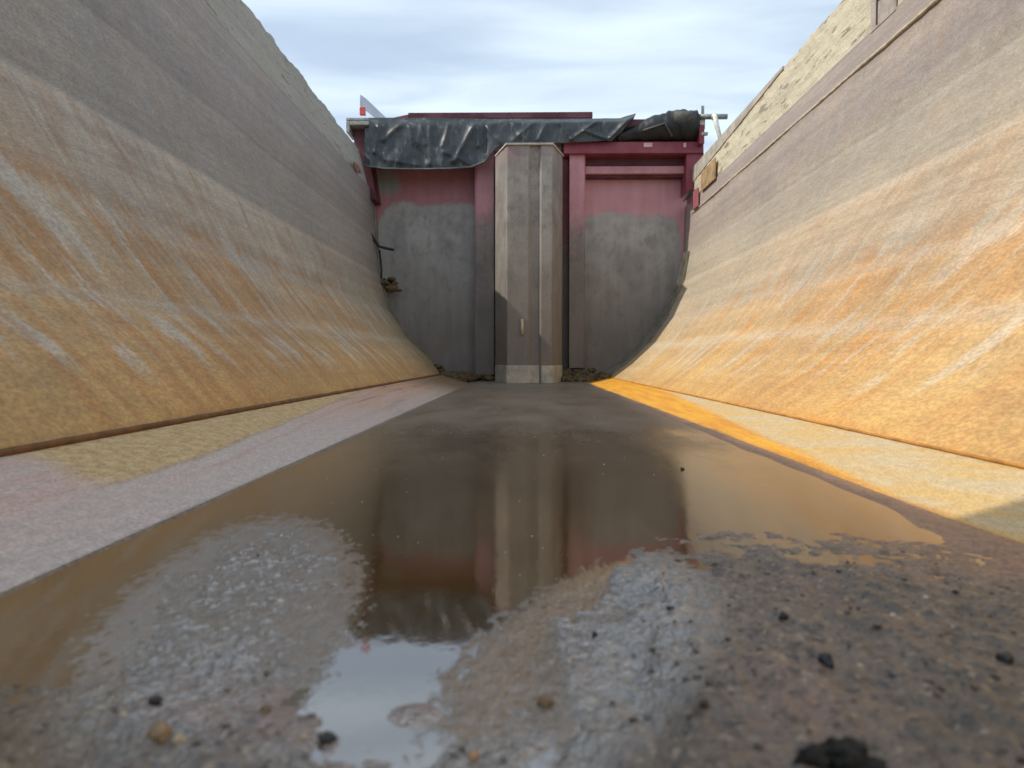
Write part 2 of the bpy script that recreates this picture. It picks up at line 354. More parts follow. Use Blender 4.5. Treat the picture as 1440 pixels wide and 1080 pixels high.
def add_tube(bm, pts, r, seg=12, wob=0.):
    pts = [Vector(q) for q in pts]; rs = r if isinstance(r, (list, tuple)) else [r]*len(pts); rings = []
    for i, q in enumerate(pts):
        d = (pts[min(i+1, len(pts)-1)]-pts[max(i-1, 0)]).normalized()
        up = Vector((0, 0, 1)) if abs(d.z) < .9 else Vector((1, 0, 0))
        a = d.cross(up).normalized(); b = a.cross(d)
        ring = []
        for k in range(seg):
            t = 2*math.pi*k/seg; rr = rs[i]
            if wob: rr *= 1+wob*nz(math.cos(t)*1.7+i*.31, math.sin(t)*1.7, i*.23)
            ring.append(bm.verts.new(q+a*math.cos(t)*rr+b*math.sin(t)*rr))
        rings.append(ring)
    for A, B in zip(rings, rings[1:]):
        for k in range(seg): bm.faces.new([A[k], A[(k+1) % seg], B[(k+1) % seg], B[k]])
    bm.faces.new(rings[0][::-1]); bm.faces.new(rings[-1])
def add_stone(bm, c, r, squash=(1., 1., .7), seed=0., sub=2, rough=.35, rot=0.):
    new = bmesh.ops.create_icosphere(bm, subdivisions=sub, radius=1.)['verts']
    cs, sn = math.cos(rot), math.sin(rot)
    for v in new:
        d = v.co.copy(); k = 1+rough*(nz(d.x*1.3+seed, d.y*1.3, d.z*1.3+seed)+.5*nz(d.x*3+seed, d.y*3, d.z*3))
        q = Vector((d.x*squash[0]*k, d.y*squash[1]*k, d.z*squash[2]*k))*r
        v.co = Vector((q.x*cs-q.y*sn, q.x*sn+q.y*cs, q.z))+Vector(c)

def grid(bm, f, us, vs, uvf=None, flip=False):
    vv = [[bm.verts.new(f(u, v)) for v in vs] for u in us]
    lay = bm.loops.layers.uv.verify() if uvf else None
    for i in range(len(us)-1):
        for j in range(len(vs)-1):
            q = [(i, j), (i+1, j), (i+1, j+1), (i, j+1)]
            if flip: q = q[::-1]
            fc = bm.faces.new([vv[a][b] for a, b in q])
            if lay:
                for lp, (a, b) in zip(fc.loops, q): lp[lay].uv = uvf(us[a], vs[b])
    return vv
def frange(a, b, n): return [a+(b-a)*i/n for i in range(n+1)]

# ------------------------------------------------------------------ cross-section of the bed (x, z, band coordinate)
YB = 5.7                      # where the bulkhead panels stand
Y0 = -.6                      # rear end of the bed, behind the camera
LEFT = [(-.595, .0565, 0), (-.707, .181, .28), (-.834, .297, .58), (-.997, .534, 1.), (-1.061, .777, 2.), (-1.087, 1.035, 3.), (-1.098, 1.273, 4.), (-1.106, 1.39, 5.)]
RIGHT = [(.590, .036, 0), (.727, .135, .3), (.883, .281, .62), (1.005, .452, 1.), (1.130, .72, 2.), (1.168, .925, 3.), (1.176, 1.189, 4.), (1.181, 1.285, 5.)]
LF, RF = -.368, .434           # floor edges at z = 0

def rounded(pts, r):
    r *= .45
    out = [pts[0], tuple(Vector(pts[0]).lerp(Vector(pts[1]), .01))]
    for i in range(1, len(pts)-1):
        a, p, b = (Vector(q) for q in (pts[i-1], pts[i], pts[i+1]))
        da = (Vector(a[:2])-Vector(p[:2])).length; db = (Vector(b[:2])-Vector(p[:2])).length
        t2a, t2b = min(.45, 3*r/da), min(.45, 3*r/db); t1a, t1b = min(.2, r/da), min(.2, r/db)
        A2, A1, B1, B2 = p.lerp(a, t2a), p.lerp(a, t1a), p.lerp(b, t1b), p.lerp(b, t2b)
        mid = p*.5+(A1+B1)*.25
        prev = Vector(out[-1])
        for k in (1/3, 2/3): out.append(tuple(prev.lerp(A2, k)))
        out += [tuple(q) for q in (A2, A1, mid, B1, B2)]
    prev = Vector(out[-1]); e = Vector(pts[-1])
    for k in (1/3, 2/3, .99, 1.): out.append(tuple(prev.lerp(e, k)))
    return out

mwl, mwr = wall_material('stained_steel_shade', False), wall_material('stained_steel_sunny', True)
msl, msr = strip_material('silted_steel', False), strip_material('orange_silted_steel', True)
mwood_l, mwood_r = wood_material('weathered_wood_shade', (.34, .32, .28)), wood_material('pale_weathered_wood', (.60, .535, .39))  # left board is the same wood, its tone greyed to carry the shade
mweld = plain('rusty_weld', (.15, .065, .016), .8, .35, 30.)
mweldr = plain('orange_weld', (.45, .20, .04), .8, .3, 30.)
mweldp = plain('pale_weld', (.52, .46, .34), .75, .3, 30.)
mred = paint_material('red_paint', z0=.9, z1=1.1, haze=.12, streak=False)
mredd = paint_material('dark_red_paint', red=(.075, .005, .013), z0=.3, z1=.5, haze=.05, streak=False)
mpink = paint_material('dusty_red_paint', z0=.95, z1=1.28, haze=.8)
mpanl = paint_material('dusty_panel_shade', dust=(.43, .425, .41), arch=(-.64, .445, 1.31, .15), haze=.62, green=(-1.03, YB, 1.46))
mpanr = paint_material('dusty_panel', dust=(.46, .45, .42), arch=(.68, .465, 1.235, .13), haze=.95)
mpost = paint_material('dusty_post_steel', dust=(.31, .288, .255), z0=1.45, z1=2.1, haze=.6)
mcream = plain('dusty_cream_steel', (.43, .39, .32), .75, .25, 14.)
mgrey = plain('grey_galvanised', (.30, .31, .29), .45, .3, 40., .3)
mwhite = plain('white_painted_steel', (.68, .67, .60), .5, .2, 40.)
mdark = plain('dark_recess', (.03, .026, .024), .8, .3, 20.)
molive = plain('dusty_olive_steel', (.205, .19, .15), .75, .3, 12.)
mmud = mud_material(); mwater = water_material(); mtarp = tarp_material()
mclod = plain('brown_mud_clod', (.115, .08, .036), .9, .6, 28., 0., .8)
mearth = plain('dry_gravel_ground', (.24, .21, .17), .95, .35, 1.5, 0., .6)

bed = thing('dump_bed', 'empty half-round steel dump bed, rust-stained inside, with a dusty red bulkhead at its far end', 'dump bed', (0, 2.5, 0))

def put(name, bm, mat, parent=bed, **kw):
    "link a mesh given in world coordinates under its parent"
    lab = kw.pop('label', None)
    o = link(name, bm, mat, None, **kw)
    base = parent.location if parent.type == 'EMPTY' else None
    if base is not None: o.location = -base
    o.parent = parent
    if lab: o['label'] = lab
    return o

YS = frange(Y0, YB, 90)
def side_wall(pts, flip, mat, seed, label):
    bm = bmesh.new(); prof = rounded(pts, .012)
    side = 1 if pts[0][0] > 0 else -1
    def f(y, i):
        x, z, vb = prof[int(i)]
        k = sstep(0., .2, vb)*sstep(5., 4.6, vb)
        d = .006*nz(y*1.1, vb*.8, seed)+.0025*nz(y*4, vb*2.5, seed+4)
        return Vector((x+side*d*k, y, z-abs(d)*.2*k))
    grid(bm, f, YS, list(range(len(prof))), lambda y, i: (y, prof[int(i)][2]/6.), flip)
    o = put('side_wall', bm, mat, smooth=True, label=label)
    s = o.modifiers.new('plate', 'SOLIDIFY'); s.thickness = .010; s.offset = -1
    return o
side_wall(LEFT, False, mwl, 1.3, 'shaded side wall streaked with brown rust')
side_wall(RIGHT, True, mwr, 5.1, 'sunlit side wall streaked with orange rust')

def edge_plate(a, b, flip, mat, seed):
    bm = bmesh.new()
    def f(y, t):
        x, z = lerp(a[0], b[0], t), lerp(a[1], b[1], t)
        return Vector((x, y, z+.0008*nz(y*2, t*3, seed)*math.sin(math.pi*t)))
    grid(bm, f, frange(Y0, YB, 120), [0, .004]+frange(.1, .9, 8)+[.996, 1.], lambda y, t: (y, t), flip)
    o = put('floor_edge_plate', bm, mat, smooth=True)
    s = o.modifiers.new('plate', 'SOLIDIFY'); s.thickness = .010; s.offset = -1
edge_plate((LEFT[0][0], LEFT[0][1]), (LF+.022, -.0053), True, msl, 2.)
edge_plate((RIGHT[0][0], RIGHT[0][1]), (RF-.022, -.0050), False, msr, 3.)
bm = bmesh.new(); add_box(bm, (LF-.004, Y0, -.022), (RF+.004, YB, -.012)); put('floor_plate', bm, mweld)

for (x, z, r, mt, dx) in ((LEFT[0][0], LEFT[0][1], .0055, mweld, .003), (RIGHT[0][0], RIGHT[0][1], .0026, mweldr, -.002)):
    bm = bmesh.new(); add_tube(bm, [(x+dx+.0012*nz(i*.7, 1.), lerp(Y0, YB, i/140), z+.002+.0012*nz(i*.6, 5.)) for i in range(141)], [r*(1+.35*nz(i*.9, 9.)) for i in range(141)], 8)
    put('weld_bead', bm, mt, smooth=True)
bm = bmesh.new(); add_tube(bm, [(RIGHT[6][0]-.001, lerp(.4, YB-.25, i/120), RIGHT[6][1]+.002*nz(i*.4, 2.)) for i in range(121)], [.0055*(1+.5*nz(i*.9, 3.)) for i in range(121)], 6)
put('weld_bead', bm, mweldp, smooth=True)
bm = bmesh.new(); add_tube(bm, [(-1.1005, lerp(2.35, 2.95, i/30), 1.285+.004*nz(i*.4, 2.)) for i in range(31)], [.0035*(.6+.5*nz(i*.9, 3.)) for i in range(31)], 6)
put('weld_bead', bm, mweldp, smooth=True)

# wooden side boards bolted on top of the walls
def board(xb, zb, xt, zt, side, y0, y1, mat, seed, chew, label):
    bm = bmesh.new(); th = .042*side; n = int((y1-y0)/.018)
    rows = 8; ring = []
    ys = frange(y0, y1, n); prev = None
    for y in ys:
        top = zt+chew*(.018*nz(y*3.1, seed)+.012*nz(y*11, seed+3)-.05*max(0, nz(y*2.3, seed+8)-.42))
        sec = []
        for k in range(rows+1):
            t = k/rows; x = lerp(xb, xt, t)
            sec.append(Vector((x+.004*nz(y*9, t*5, seed)+.003*nz(y*30, t*14, seed), y, lerp(zb, top, t))))
        for k in (1., .5, 0.):
            sec.append(Vector((lerp(xb, xt, k)+th, y, lerp(zb, top-.006, k))))
        cur = [bm.verts.new(q) for q in sec]
        if prev:
            m = len(cur)
            for i in range(m):
                q = [prev[i], cur[i], cur[(i+1) % m], prev[(i+1) % m]]
                bm.faces.new(q if side > 0 else q[::-1])
        else: first = cur
        prev = cur
    bm.faces.new(first); bm.faces.new(prev[::-1])
    bmesh.ops.recalc_face_normals(bm, faces=bm.faces)
    return put('side_board', bm, mat, label=label)
board(LEFT[-1][0]-.006, LEFT[-1][1]+.001, -1.172, 1.648, -1, Y0, 5.45, mwood_l, 2.2, 1.0, 'shaded weathered board with a chipped top edge')
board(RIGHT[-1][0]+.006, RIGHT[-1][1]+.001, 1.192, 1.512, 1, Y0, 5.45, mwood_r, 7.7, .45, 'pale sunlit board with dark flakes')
# lip rail along the top of the sunny board
bm = bmesh.new()
y0r, y1r = 3.6, 5.5
ra = [(y0r, 1.500), (y1r, 1.415), (y1r, 1.520), (y0r, 1.513)]
A_ = [bm.verts.new((1.1855, q[0], q[1])) for q in ra]; B_ = [bm.verts.new((1.200, q[0], q[1])) for q in ra]
bm.faces.new(A_); bm.faces.new(B_[::-1])
for i in range(4): bm.faces.new([A_[i], B_[i], B_[(i+1) % 4], A_[(i+1) % 4]])
bmesh.ops.recalc_face_normals(bm, faces=bm.faces)
put('side_rail', bm, mcream, label='smooth cream rail')
# steel stake pocket with dark slots on the sunny board
bm = bmesh.new(); add_box(bm, (1.1785, 2.50, 1.275), (1.1835, 2.68, 1.60)); sp = put('stake_pocket', bm, plain('beige_dusty_steel', (.36, .305, .265), .75, .3, 14.), bevel=.002)
for (ya, yb, za, zb) in ((2.505, 2.525, 1.36, 1.60), (2.605, 2.622, 1.36, 1.60), (2.622, 2.650, 1.392, 1.40), (2.625, 2.632, 1.285, 1.37)):
    bm = bmesh.new(); add_box(bm, (1.1755, ya, za), (1.1782, yb, zb)); o = link('slot', bm, mdark, sp)
bm = bmesh.new(); add_box(bm, (1.160, 2.625, 1.402), (1.1780, 2.66, 1.416)); link('pin', bm, mgrey, sp, bevel=.003)
# small orange plate and red touch-ups where the boards meet the bulkhead
bm = bmesh.new(); add_box(bm, (1.166, 4.78, 1.275), (1.174, 5.15, 1.40)); put('patch_plate', bm, plain('orange_primer', (.40, .27, .14), .8, .4, 18.))
bm = bmesh.new(); add_box(bm, (1.158, 5.22, 1.19), (1.172, 5.36, 1.32)); put('corner_plate', bm, paint_material('bright_red_paint', red=(.26, .05, .05), z0=.1, z1=.2, haze=.3), bevel=.01)
bm = bmesh.new(); add_stone(bm, (-1.098, 5.05, 1.42), .07, (.06, 1.6, .35), 3., 3, .5); put('paint_mark', bm, plain('flaked_red_paint', (.30, .13, .11), .8, .5, 25.), smooth=True)
# unseen plate added rear left to shade the nearest bit of the sunny wall
bm = bmesh.new(); add_box(bm, (-1.215, Y0, 1.40), (-1.200, .51, 2.05)); put('rear_shade_plate', bm, molive, bevel=.004)
bm = bmesh.new(); add_box(bm, (-1.215, Y0-.05, -.02), (-1.12, Y0-.001, 1.9)); put('rear_post', bm, mredd, bevel=.004)
bm = bmesh.new(); add_box(bm, (1.20, Y0-.05, -.02), (1.295, Y0-.001, 1.6)); put('rear_post', bm, mredd, bevel=.004)

# ------------------------------------------------------------------ bulkhead
def panel(pts, xmid, top, mat, label):
    "plate that follows the bed's cross-section"
    poly = [(xmid, -.03), (pts[0][0]*.72, -.03)] + [(q[0]*1.008, q[1]) for q in pts] + [(pts[-1][0]*1.008, top), (xmid, top)]
    bm = bmesh.new(); add_prism(bm, poly, YB, YB+.012, 'y'); return put('front_panel', bm, mat, label=label)
ZT = 1.86
panel(LEFT, P(745, 0, YB).x, 1.67, mpanl, 'shaded panel with a greenish patch under the tarpaulin')
panel(RIGHT, P(745, 0, YB).x+.001, 1.66, mpanr, 'dusty pink panel above a grey dust line')
# hoist housing (the doghouse) – plan polygon
def plan(px, Y): return ((px-VX)/F*Y, Y)
bm = bmesh.new()
poly = [plan(696, YB), plan(697, 5.38), plan(713, 5.09), plan(743, 5.09), plan(747, 5.112), plan(757, 5.112), plan(761, 5.09), plan(776, 5.09), plan(790, 5.38), plan(791, YB)]
zt = P(0, 207, 5.09).z
add_prism(bm, poly, .0, zt, 'z')
house = put('hoist_housing', bm, mpost, bevel=.004)
bm = bmesh.new(); add_prism(bm, [plan(696, 5.385), plan(711.5, 5.078), plan(777.5, 5.078), plan(792, 5.385)], zt, zt+.012, 'z'); o = link('flange', bm, mcream, house)
bm = bmesh.new(); add_prism(bm, [(q[0]*1.0+.004*(1 if q[0] > 0 else -1), q[1]-.004) for q in poly[1:-1]], .004, P(0, 514, 5.09).z, 'z'); o = link('base_plate', bm, mcream, house, bevel=.003)
bm = bmesh.new(); add_tube(bm, [(P(734, 455, 5.09).x, 5.082, P(0, 470, 5.09).z), (P(734, 455, 5.09).x, 5.082, P(0, 449, 5.09).z)], [.011, .009], 8, .5); link('scuff', bm, plain('bare_metal_scuff', (.50, .42, .30), .6, .3, 60.), house, smooth=True)
# uprights beside the housing
bm = bmesh.new(); add_prism(bm, [plan(668, YB), plan(668, 5.56), plan(671, 5.55), plan(695, 5.55), plan(695, YB)], .05, 1.70, 'z'); put('upright', bm, mpink, bevel=.003)
bm = bmesh.new(); add_prism(bm, [plan(800, YB), plan(800, 5.52), plan(820, 5.52), plan(822, 5.54), plan(822, YB)], .10, P(0, 207, 5.52).z, 'z'); put('upright', bm, mpink, bevel=.003)
bm = bmesh.new(); add_box(bm, (plan(790, 5.5)[0], 5.62, .05), (plan(800, 5.5)[0], 5.66, 1.72)); put('filler_strip', bm, mred)
# header, recess and ledge on the right half
bm = bmesh.new(); add_box_px(bm, 792, 203, 986, 219, 5.48, 5.72); put('header_beam', bm, mred, bevel=.004)
bm = bmesh.new(); add_box_px(bm, 822, 219.5, 962, 236, 5.62, 5.71); put('header_web', bm, mredd)
bm = bmesh.new(); add_box_px(bm, 822, 236.5, 962, 247, 5.58, 5.70); put('ledge', bm, mpink, bevel=.004)
bm = bmesh.new(); add_box_px(bm, 822, 247.5, 962, 252, 5.62, 5.70); put('ledge_gap', bm, mredd)
bm = bmesh.new(); add_box_px(bm, 640, 172, 694, 206, 5.50, 5.72); put('header_beam', bm, mredd, bevel=.004)
bm = bmesh.new(); add_box_px(bm, 516, 172, 986, 202.5, 5.50, 5.73); put('top_beam', bm, mredd, bevel=.004)
bm = bmesh.new(); add_box_px(bm, 575, 161.5, 832, 170, 5.75, 6.4); put('cab_guard', bm, mredd, bevel=.004)
bm = bmesh.new(); add_prism(bm, [(P(549, 0, 5.72).x, P(0, 169.5, 5.72).z), (P(575, 0, 5.72).x, P(0, 164, 5.72).z), (P(575, 0, 5.72).x, P(0, 173, 5.72).z), (P(549, 0, 5.72).x, P(0, 173, 5.72).z)], 5.72, 5.745, 'y'); put('gusset', bm, mred)
# bright rivets of torn paint below the roll
for (a, b, c, d) in ((903, 204.5, 915, 210.5), (958, 205, 962, 211)):
    bm = bmesh.new(); add_box_px(bm, a, b, c, d, 5.4725, 5.4795); put('paint_chip', bm, plain('pale_pink_chip', (.70, .42, .44), .7, .15, 30.), bevel=.002)
# right side frame and wall-end angles
bm = bmesh.new(); add_prism(bm, [(P(962, 0, 5.5).x, 1.34), (P(962, 0, 5.5).x, 1.75), (P(985, 0, 5.5).x, 1.80), (P(987, 0, 5.5).x, 1.52), (P(976, 0, 5.5).x, 1.40)], 5.50, 5.69, 'y'); put('side_frame', bm, mred, bevel=.004)
bm = bmesh.new(); add_prism(bm, [(P(499, 0, 5.5).x, 1.45), (P(499, 0, 5.5).x, 1.80), (P(516, 0, 5.5).x, 1.80), (P(530, 0, 5.5).x, 1.30), (P(522, 0, 5.5).x, 1.30)], 5.50, 5.69, 'y'); put('side_frame', bm, mredd, bevel=.004)
bm = bmesh.new(); add_box(bm, (1.10, 5.716, .95), (1.215, 5.727, 1.78)); add_box(bm, (1.2151, 5.716, .95), (1.31, 5.727, 1.50)); put('side_frame', bm, mred)
bm = bmesh.new(); add_box_px(bm, 980, 180, 987, 206, 5.40, 5.48); put('bracket', bm, mred, bevel=.003)
bm = bmesh.new(); add_box_px(bm, 984, 190, 992, 194, 5.30, 5.33); put('bolt', bm, mgrey, bevel=.003)
bm = bmesh.new(); add_prism(bm, [(P(961, 0, 5.4).x, P(0, 283, 5.4).z), (P(966, 0, 5.4).x, P(0, 272, 5.4).z), (P(979, 0, 5.4).x, P(0, 268, 5.4).z), (P(973, 0, 5.4).x, P(0, 276, 5.4).z)], 5.40, 5.49, 'y'); put('corner_gap', bm, mdark)
def wall_angle(pts, off, w, ya, yb, mat):
    bm = bmesh.new(); prev = None
    prof = rounded(pts, .012)
    for i, q in enumerate(prof):
        a = Vector(prof[max(i-1, 0)][:2]); b = Vector(prof[min(i+1, len(prof)-1)][:2]); d = (b-a).normalized()
        n = Vector((-d.y, d.x)); c = Vector(q[:2])
        if n.x*c.x > 0: n = -n
        o, inn = c+n*off, c+n*(off+w)
        cur = [bm.verts.new((o.x, ya, o.y)), bm.verts.new((inn.x, ya, inn.y)), bm.verts.new((inn.x, yb, inn.y)), bm.verts.new((o.x, yb, o.y))]
        if prev:
            for k in range(4): bm.faces.new([prev[k], cur[k], cur[(k+1) % 4], prev[(k+1) % 4]])
        else: bm.faces.new(cur)
        prev = cur
    bm.faces.new(prev[::-1]); bmesh.ops.recalc_face_normals(bm, faces=bm.faces)
    put('wall_angle', bm, mat)
wall_angle(RIGHT[:6], .002, .030, 5.55, 5.565, molive); wall_angle(RIGHT[:6], .002, .014, 5.47, 5.482, molive); wall_angle(LEFT[:7], .002, .012, 5.60, 5.61, molive)
bm = bmesh.new(); add_box_px(bm, 507, 153, 515, 164, 5.5, 5.53); put('marker_light', bm, plain('red_lens', (.60, .08, .07), .3, .1, 30.), bevel=.004)
bm = bmesh.new(); add_box_px(bm, 488, 168, 520, 172, 5.40, 5.60); add_box_px(bm, 488, 172.2, 493, 188, 5.40, 5.60); add_box_px(bm, 493.2, 172.2, 520, 178, 5.40, 5.60); put('roller_bracket', bm, mgrey, bevel=.004)

# hoses hanging on the left wall near the bulkhead
for pts, r in (([P(519, 325, 5.45), P(527, 338, 5.5), P(533, 347, 5.55), P(545, 350, 5.58), P(554, 352, 5.6)], .010), ([P(534, 352, 5.6), P(537, 380, 5.6), P(536, 392, 5.6)], .006)):
    bm = bmesh.new(); add_tube(bm, pts, r, 8); put('hose', bm, mdark, smooth=True)
def clump(name, label, cat, spots, mat, kinds=14):
    bm = bmesh.new()
    cen = [sum(q[0][i] for q in spots)/len(spots) for i in range(3)]; ex = [max(q[0][i] for q in spots)-min(q[0][i] for q in spots) for i in range(3)]
    add_stone(bm, (cen[0], cen[1]+.01, min(q[0][2] for q in spots)+ex[2]*.3), 1., (ex[0]*.5, ex[1]*.4, ex[2]*.36+.004), .3, 4, .15)
    for (c, r, sq, sd) in spots: add_stone(bm, c, r, sq, sd, 3, .55)
    o = link(name, bm, mat, None, smooth=True); return tag(o, label, cat)
sp = []
for i in range(10):
    q = P(random.uniform(538, 562), 0, 5.62); sp.append(((q.x, random.uniform(5.58, 5.66), P(0, random.uniform(392, 412), 5.62).z), random.uniform(.015, .03), (1.3, .8, .6), i*1.7))
clump('mud_clod', 'crumbly brown mud clod stuck where the shaded wall meets the far bulkhead', 'mud', sp, mclod)
sp = []
for i in range(46):
    px = random.uniform(786, 858); q = P(px, 0, 5.5); top = 521 if px < 835 else lerp(521, 532, (px-835)/25)
    z = max(.004, random.uniform(.0, P(0, top, 5.5).z))
    sp.append(((q.x, 5.60-.32*(1-z/.1)*random.uniform(.5, 1), z), random.uniform(.015, .04), (1.3, 1., .8), i*2.3))
clump('mud_pile', 'dark brown mud heaped at the bulkhead foot right of the hoist housing', 'mud', sp, mclod)
sp = []
for i in range(40):
    px = random.uniform(606, 692); q = P(px, 0, 5.5)
    zt_ = P(0, interp(px, [(606, 508), (620, 520), (640, 531), (660, 531), (692, 527)]), 5.5).z
    z = max(.002, random.uniform(0, zt_-.01)); sp.append(((q.x, 5.62-.40*random.random()*(1-z/.16), z), random.uniform(.015, .035), (1.4, 1.2, .6), i*1.9+.4))
clump('mud_pile', 'dark wet mud heaped in the corner left of the hoist housing', 'mud', sp, mclod)

# ------------------------------------------------------------------ tarpaulin
tarp = thing('tarpaulin', 'black vinyl tarpaulin bunched over the top of the red bulkhead', 'tarpaulin', (0, 5.2, 1.6))
CR = [(534, 176, 528, 216, 1, 3), (541, 198, 568, 175, 1, 4), (576, 178, 580, 196, .6, 2.5), (606, 172, 605, 232, .9, 5), (632, 178, 623, 208, .8, 3), (667, 178, 640, 228, 1.2, 4.5), (673, 184, 674, 208, .7, 2.5),
      (683, 178, 682, 216, -1.1, 3), (684, 180, 704, 203, 1, 4), (592, 178, 600, 205, .5, 3), (560, 190, 600, 225, -.5, 6), (520, 176, 522, 236, .7, 3), (784, 175, 803, 199, .9, 3), (841, 172, 803, 199, .9, 3),
      (822, 188, 852, 199, .8, 3), (857, 197, 890, 164, 1.4, 3), (750, 176, 722, 200, .8, 4), (716, 176, 730, 200, -.6, 4), (768, 178, 756, 200, .5, 3), (625, 215, 660, 232, .6, 4), (545, 226, 590, 234, .5, 4)]
def seg_d(px, py, a):
    x0, y0, x1, y1 = a[:4]; dx, dy = x1-x0, y1-y0
    t = clamp(((px-x0)*dx+(py-y0)*dy)/(dx*dx+dy*dy)); return math.hypot(px-x0-dx*t, py-y0-dy*t), t
TOP = [(514, 169), (520, 168.5), (600, 169), (700, 171), (800, 171.5), (870, 171), (885, 166), (892, 164)]
BOT = [(514, 236), (540, 240), (600, 241), (640, 240), (665, 238), (682, 231), (689, 221), (697, 211), (712, 205.5), (790, 204.5), (850, 202), (875, 203), (892, 203)]
bm = bmesh.new()
def ftarp(px, t):
    if px > 800: px = 800+(px-800)*lerp(1., .63, clamp(t))
    tp, bt = interp(px, TOP), interp(px, BOT)
    if t < 0:                                   # over the top and down behind
        Y = 5.45-t*.5; q = P(px, tp, 5.45); z = q.z-.012+.012*math.cos(t*3.1)-max(0, -t-.85)*.9
        return Vector((q.x, Y, z+.004*nz(px*.1, t*6)))
    py = lerp(tp, bt, t); d = 0.
    for a in CR:
        r, s = seg_d(px, py, a); d += a[4]*.018*(.35*math.exp(-(r/a[5])**2)+.65*math.exp(-r/(a[5]*.8)))
    d += .020*nz(px*.028, py*.022, 3.)+.005*nz(px*.12, py*.08, 7.)
    d *= sstep(0, .18, t)
    flare = .015*math.sin(t*math.pi*.6)+.02*t
    Y = 5.45-d-flare*.6+.045*(1-sstep(0, .22, t))**2
    q = P(px, py, Y); return Vector((q.x, Y, q.z+.003*nz(px*.05, 1.)))
grid(bm, ftarp, frange(514, 892, 252), [-1., -.8, -.5, -.25, -.1]+frange(0, 1, 46))
o = put('tarp_sheet', bm, mtarp, tarp, smooth=True); s = o.modifiers.new('cloth', 'SOLIDIFY'); s.thickness = .003; s.offset = 0
# hem along the bottom of the hanging part
bm = bmesh.new()
hp = []
for px in frange(515, 684, 60):
    q = ftarp(px, 1.); hp.append((q.x, q.y-.004, q.z+.006))
add_tube(bm, hp, .006, 8); put('hem', bm, plain('dusty_hem', (.12, .13, .125), .5, .3, 40.), tarp, smooth=True)
# rolled part on the right
bm = bmesh.new(); pts, rs = [], []
for i in range(46):
    t = i/45; px = lerp(866, 976, t); r = lerp(8, 21, sstep(0., .75, t)); cy = 203-r+.5*math.sin(i*.5)
    pts.append(P(px, cy, 5.50)); rs.append(r/F*5.5*(1+.04*nz(i*.35, 2.)))
add_tube(bm, pts, rs, 28, .10); put('tarp_roll', bm, plain('black_roll_vinyl', (.007, .008, .010), .5, .4, 16.), tarp, smooth=True)
bm = bmesh.new(); a, b = P(944, 171, 5.42), P(974, 171, 5.42); add_tube(bm, [a, a.lerp(b, .5), b], [.050, .048, .050], 20, .04); put('roll_sleeve', bm, plain('worn_grey_rubber', (.085, .082, .072), .7, .4, 40.), tarp, smooth=True)
bm = bmesh.new(); add_tube(bm, [P(902, 188, 5.42), P(932, 178, 5.39), P(942, 196, 5.39)], .008, 8); put('strap', bm, plain('dusty_strap', (.07, .07, .068), .6, .3, 40.), tarp, smooth=True)
bm = bmesh.new(); add_tube(bm, [P(974, 169.3, 5.44), P(1018, 169.3, 5.44)], .0185, 14); put('roller_tube', bm, mgrey, tarp, smooth=True)

arm = thing('tarp_arm', 'white slanted tarp arm running from the roller tube down to the sunny board', 'tarp arm', P(1010, 205, 5.34))
bm = bmesh.new(); add_tube(bm, [P(1000.5, 166, 5.38), P(1004, 182, 5.37), P(1012, 210, 5.32)], [.017, .016, .012], 10); put('rod', bm, mwhite, arm, smooth=True)
bm = bmesh.new(); add_tube(bm, [P(1000.5, 170, 5.418), P(1000.5, 170, 5.375)], .024, 12); put('clamp', bm, mgrey, arm, smooth=True)
bm = bmesh.new(); add_tube(bm, [P(1014, 210, 5.32), P(1016, 204, 5.33), P(1020, 199, 5.34)], [.02, .026, .018], 10, .4); put('spring', bm, plain('black_spring', (.03, .03, .028), .6, .4, 60.), arm, smooth=True)
stand = thing('roller_stand', 'short white post carrying the bare end of the tarp roller tube', 'roller stand', P(985, 200, 5.46))
bm = bmesh.new(); add_box_px(bm, 980.5, 172.5, 988, 186, 5.45, 5.48); put('post', bm, mwhite, stand, bevel=.003)
bm = bmesh.new(); add_box_px(bm, 982.5, 154, 986.5, 166, 5.46, 5.472); put('tab', bm, mgrey, stand, bevel=.002)
bm = bmesh.new(); add_box_px(bm, 981, 186.4, 987, 204, 5.455, 5.475); put('foot', bm, mred, stand, bevel=.003)
hook = thing('board_hook', 'small bent grey hook on the end of the sunny board by the bulkhead', 'hook', P(990, 228, 5.3))
bm = bmesh.new(); add_box_px(bm, 985, 222, 996, 229, 5.28, 5.32); put('plate', bm, mgrey, hook, bevel=.004)
bm = bmesh.new(); add_tube(bm, [P(983, 234, 5.28), P(988, 237, 5.28), P(998, 229, 5.28)], .008, 8); put('wire', bm, mwhite, hook, smooth=True)
bm = bmesh.new()
a, b = P(508, 138, 9.), P(545, 178, 9.)
add_prism(bm, [(a.x, a.z+.02), (a.x+.07, a.z-.03), (b.x+.08, b.z), (b.x-.03, b.z), (a.x-.005, a.z-.11)], 9., 9.03, 'y')
tag(link('metal_strut', bm, plain('pale_blue_grey_metal', (.42, .47, .55), .45, .1, 10.), None, bevel=.004), 'pale grey slanted strut rising behind the left end of the tarpaulin', 'strut')
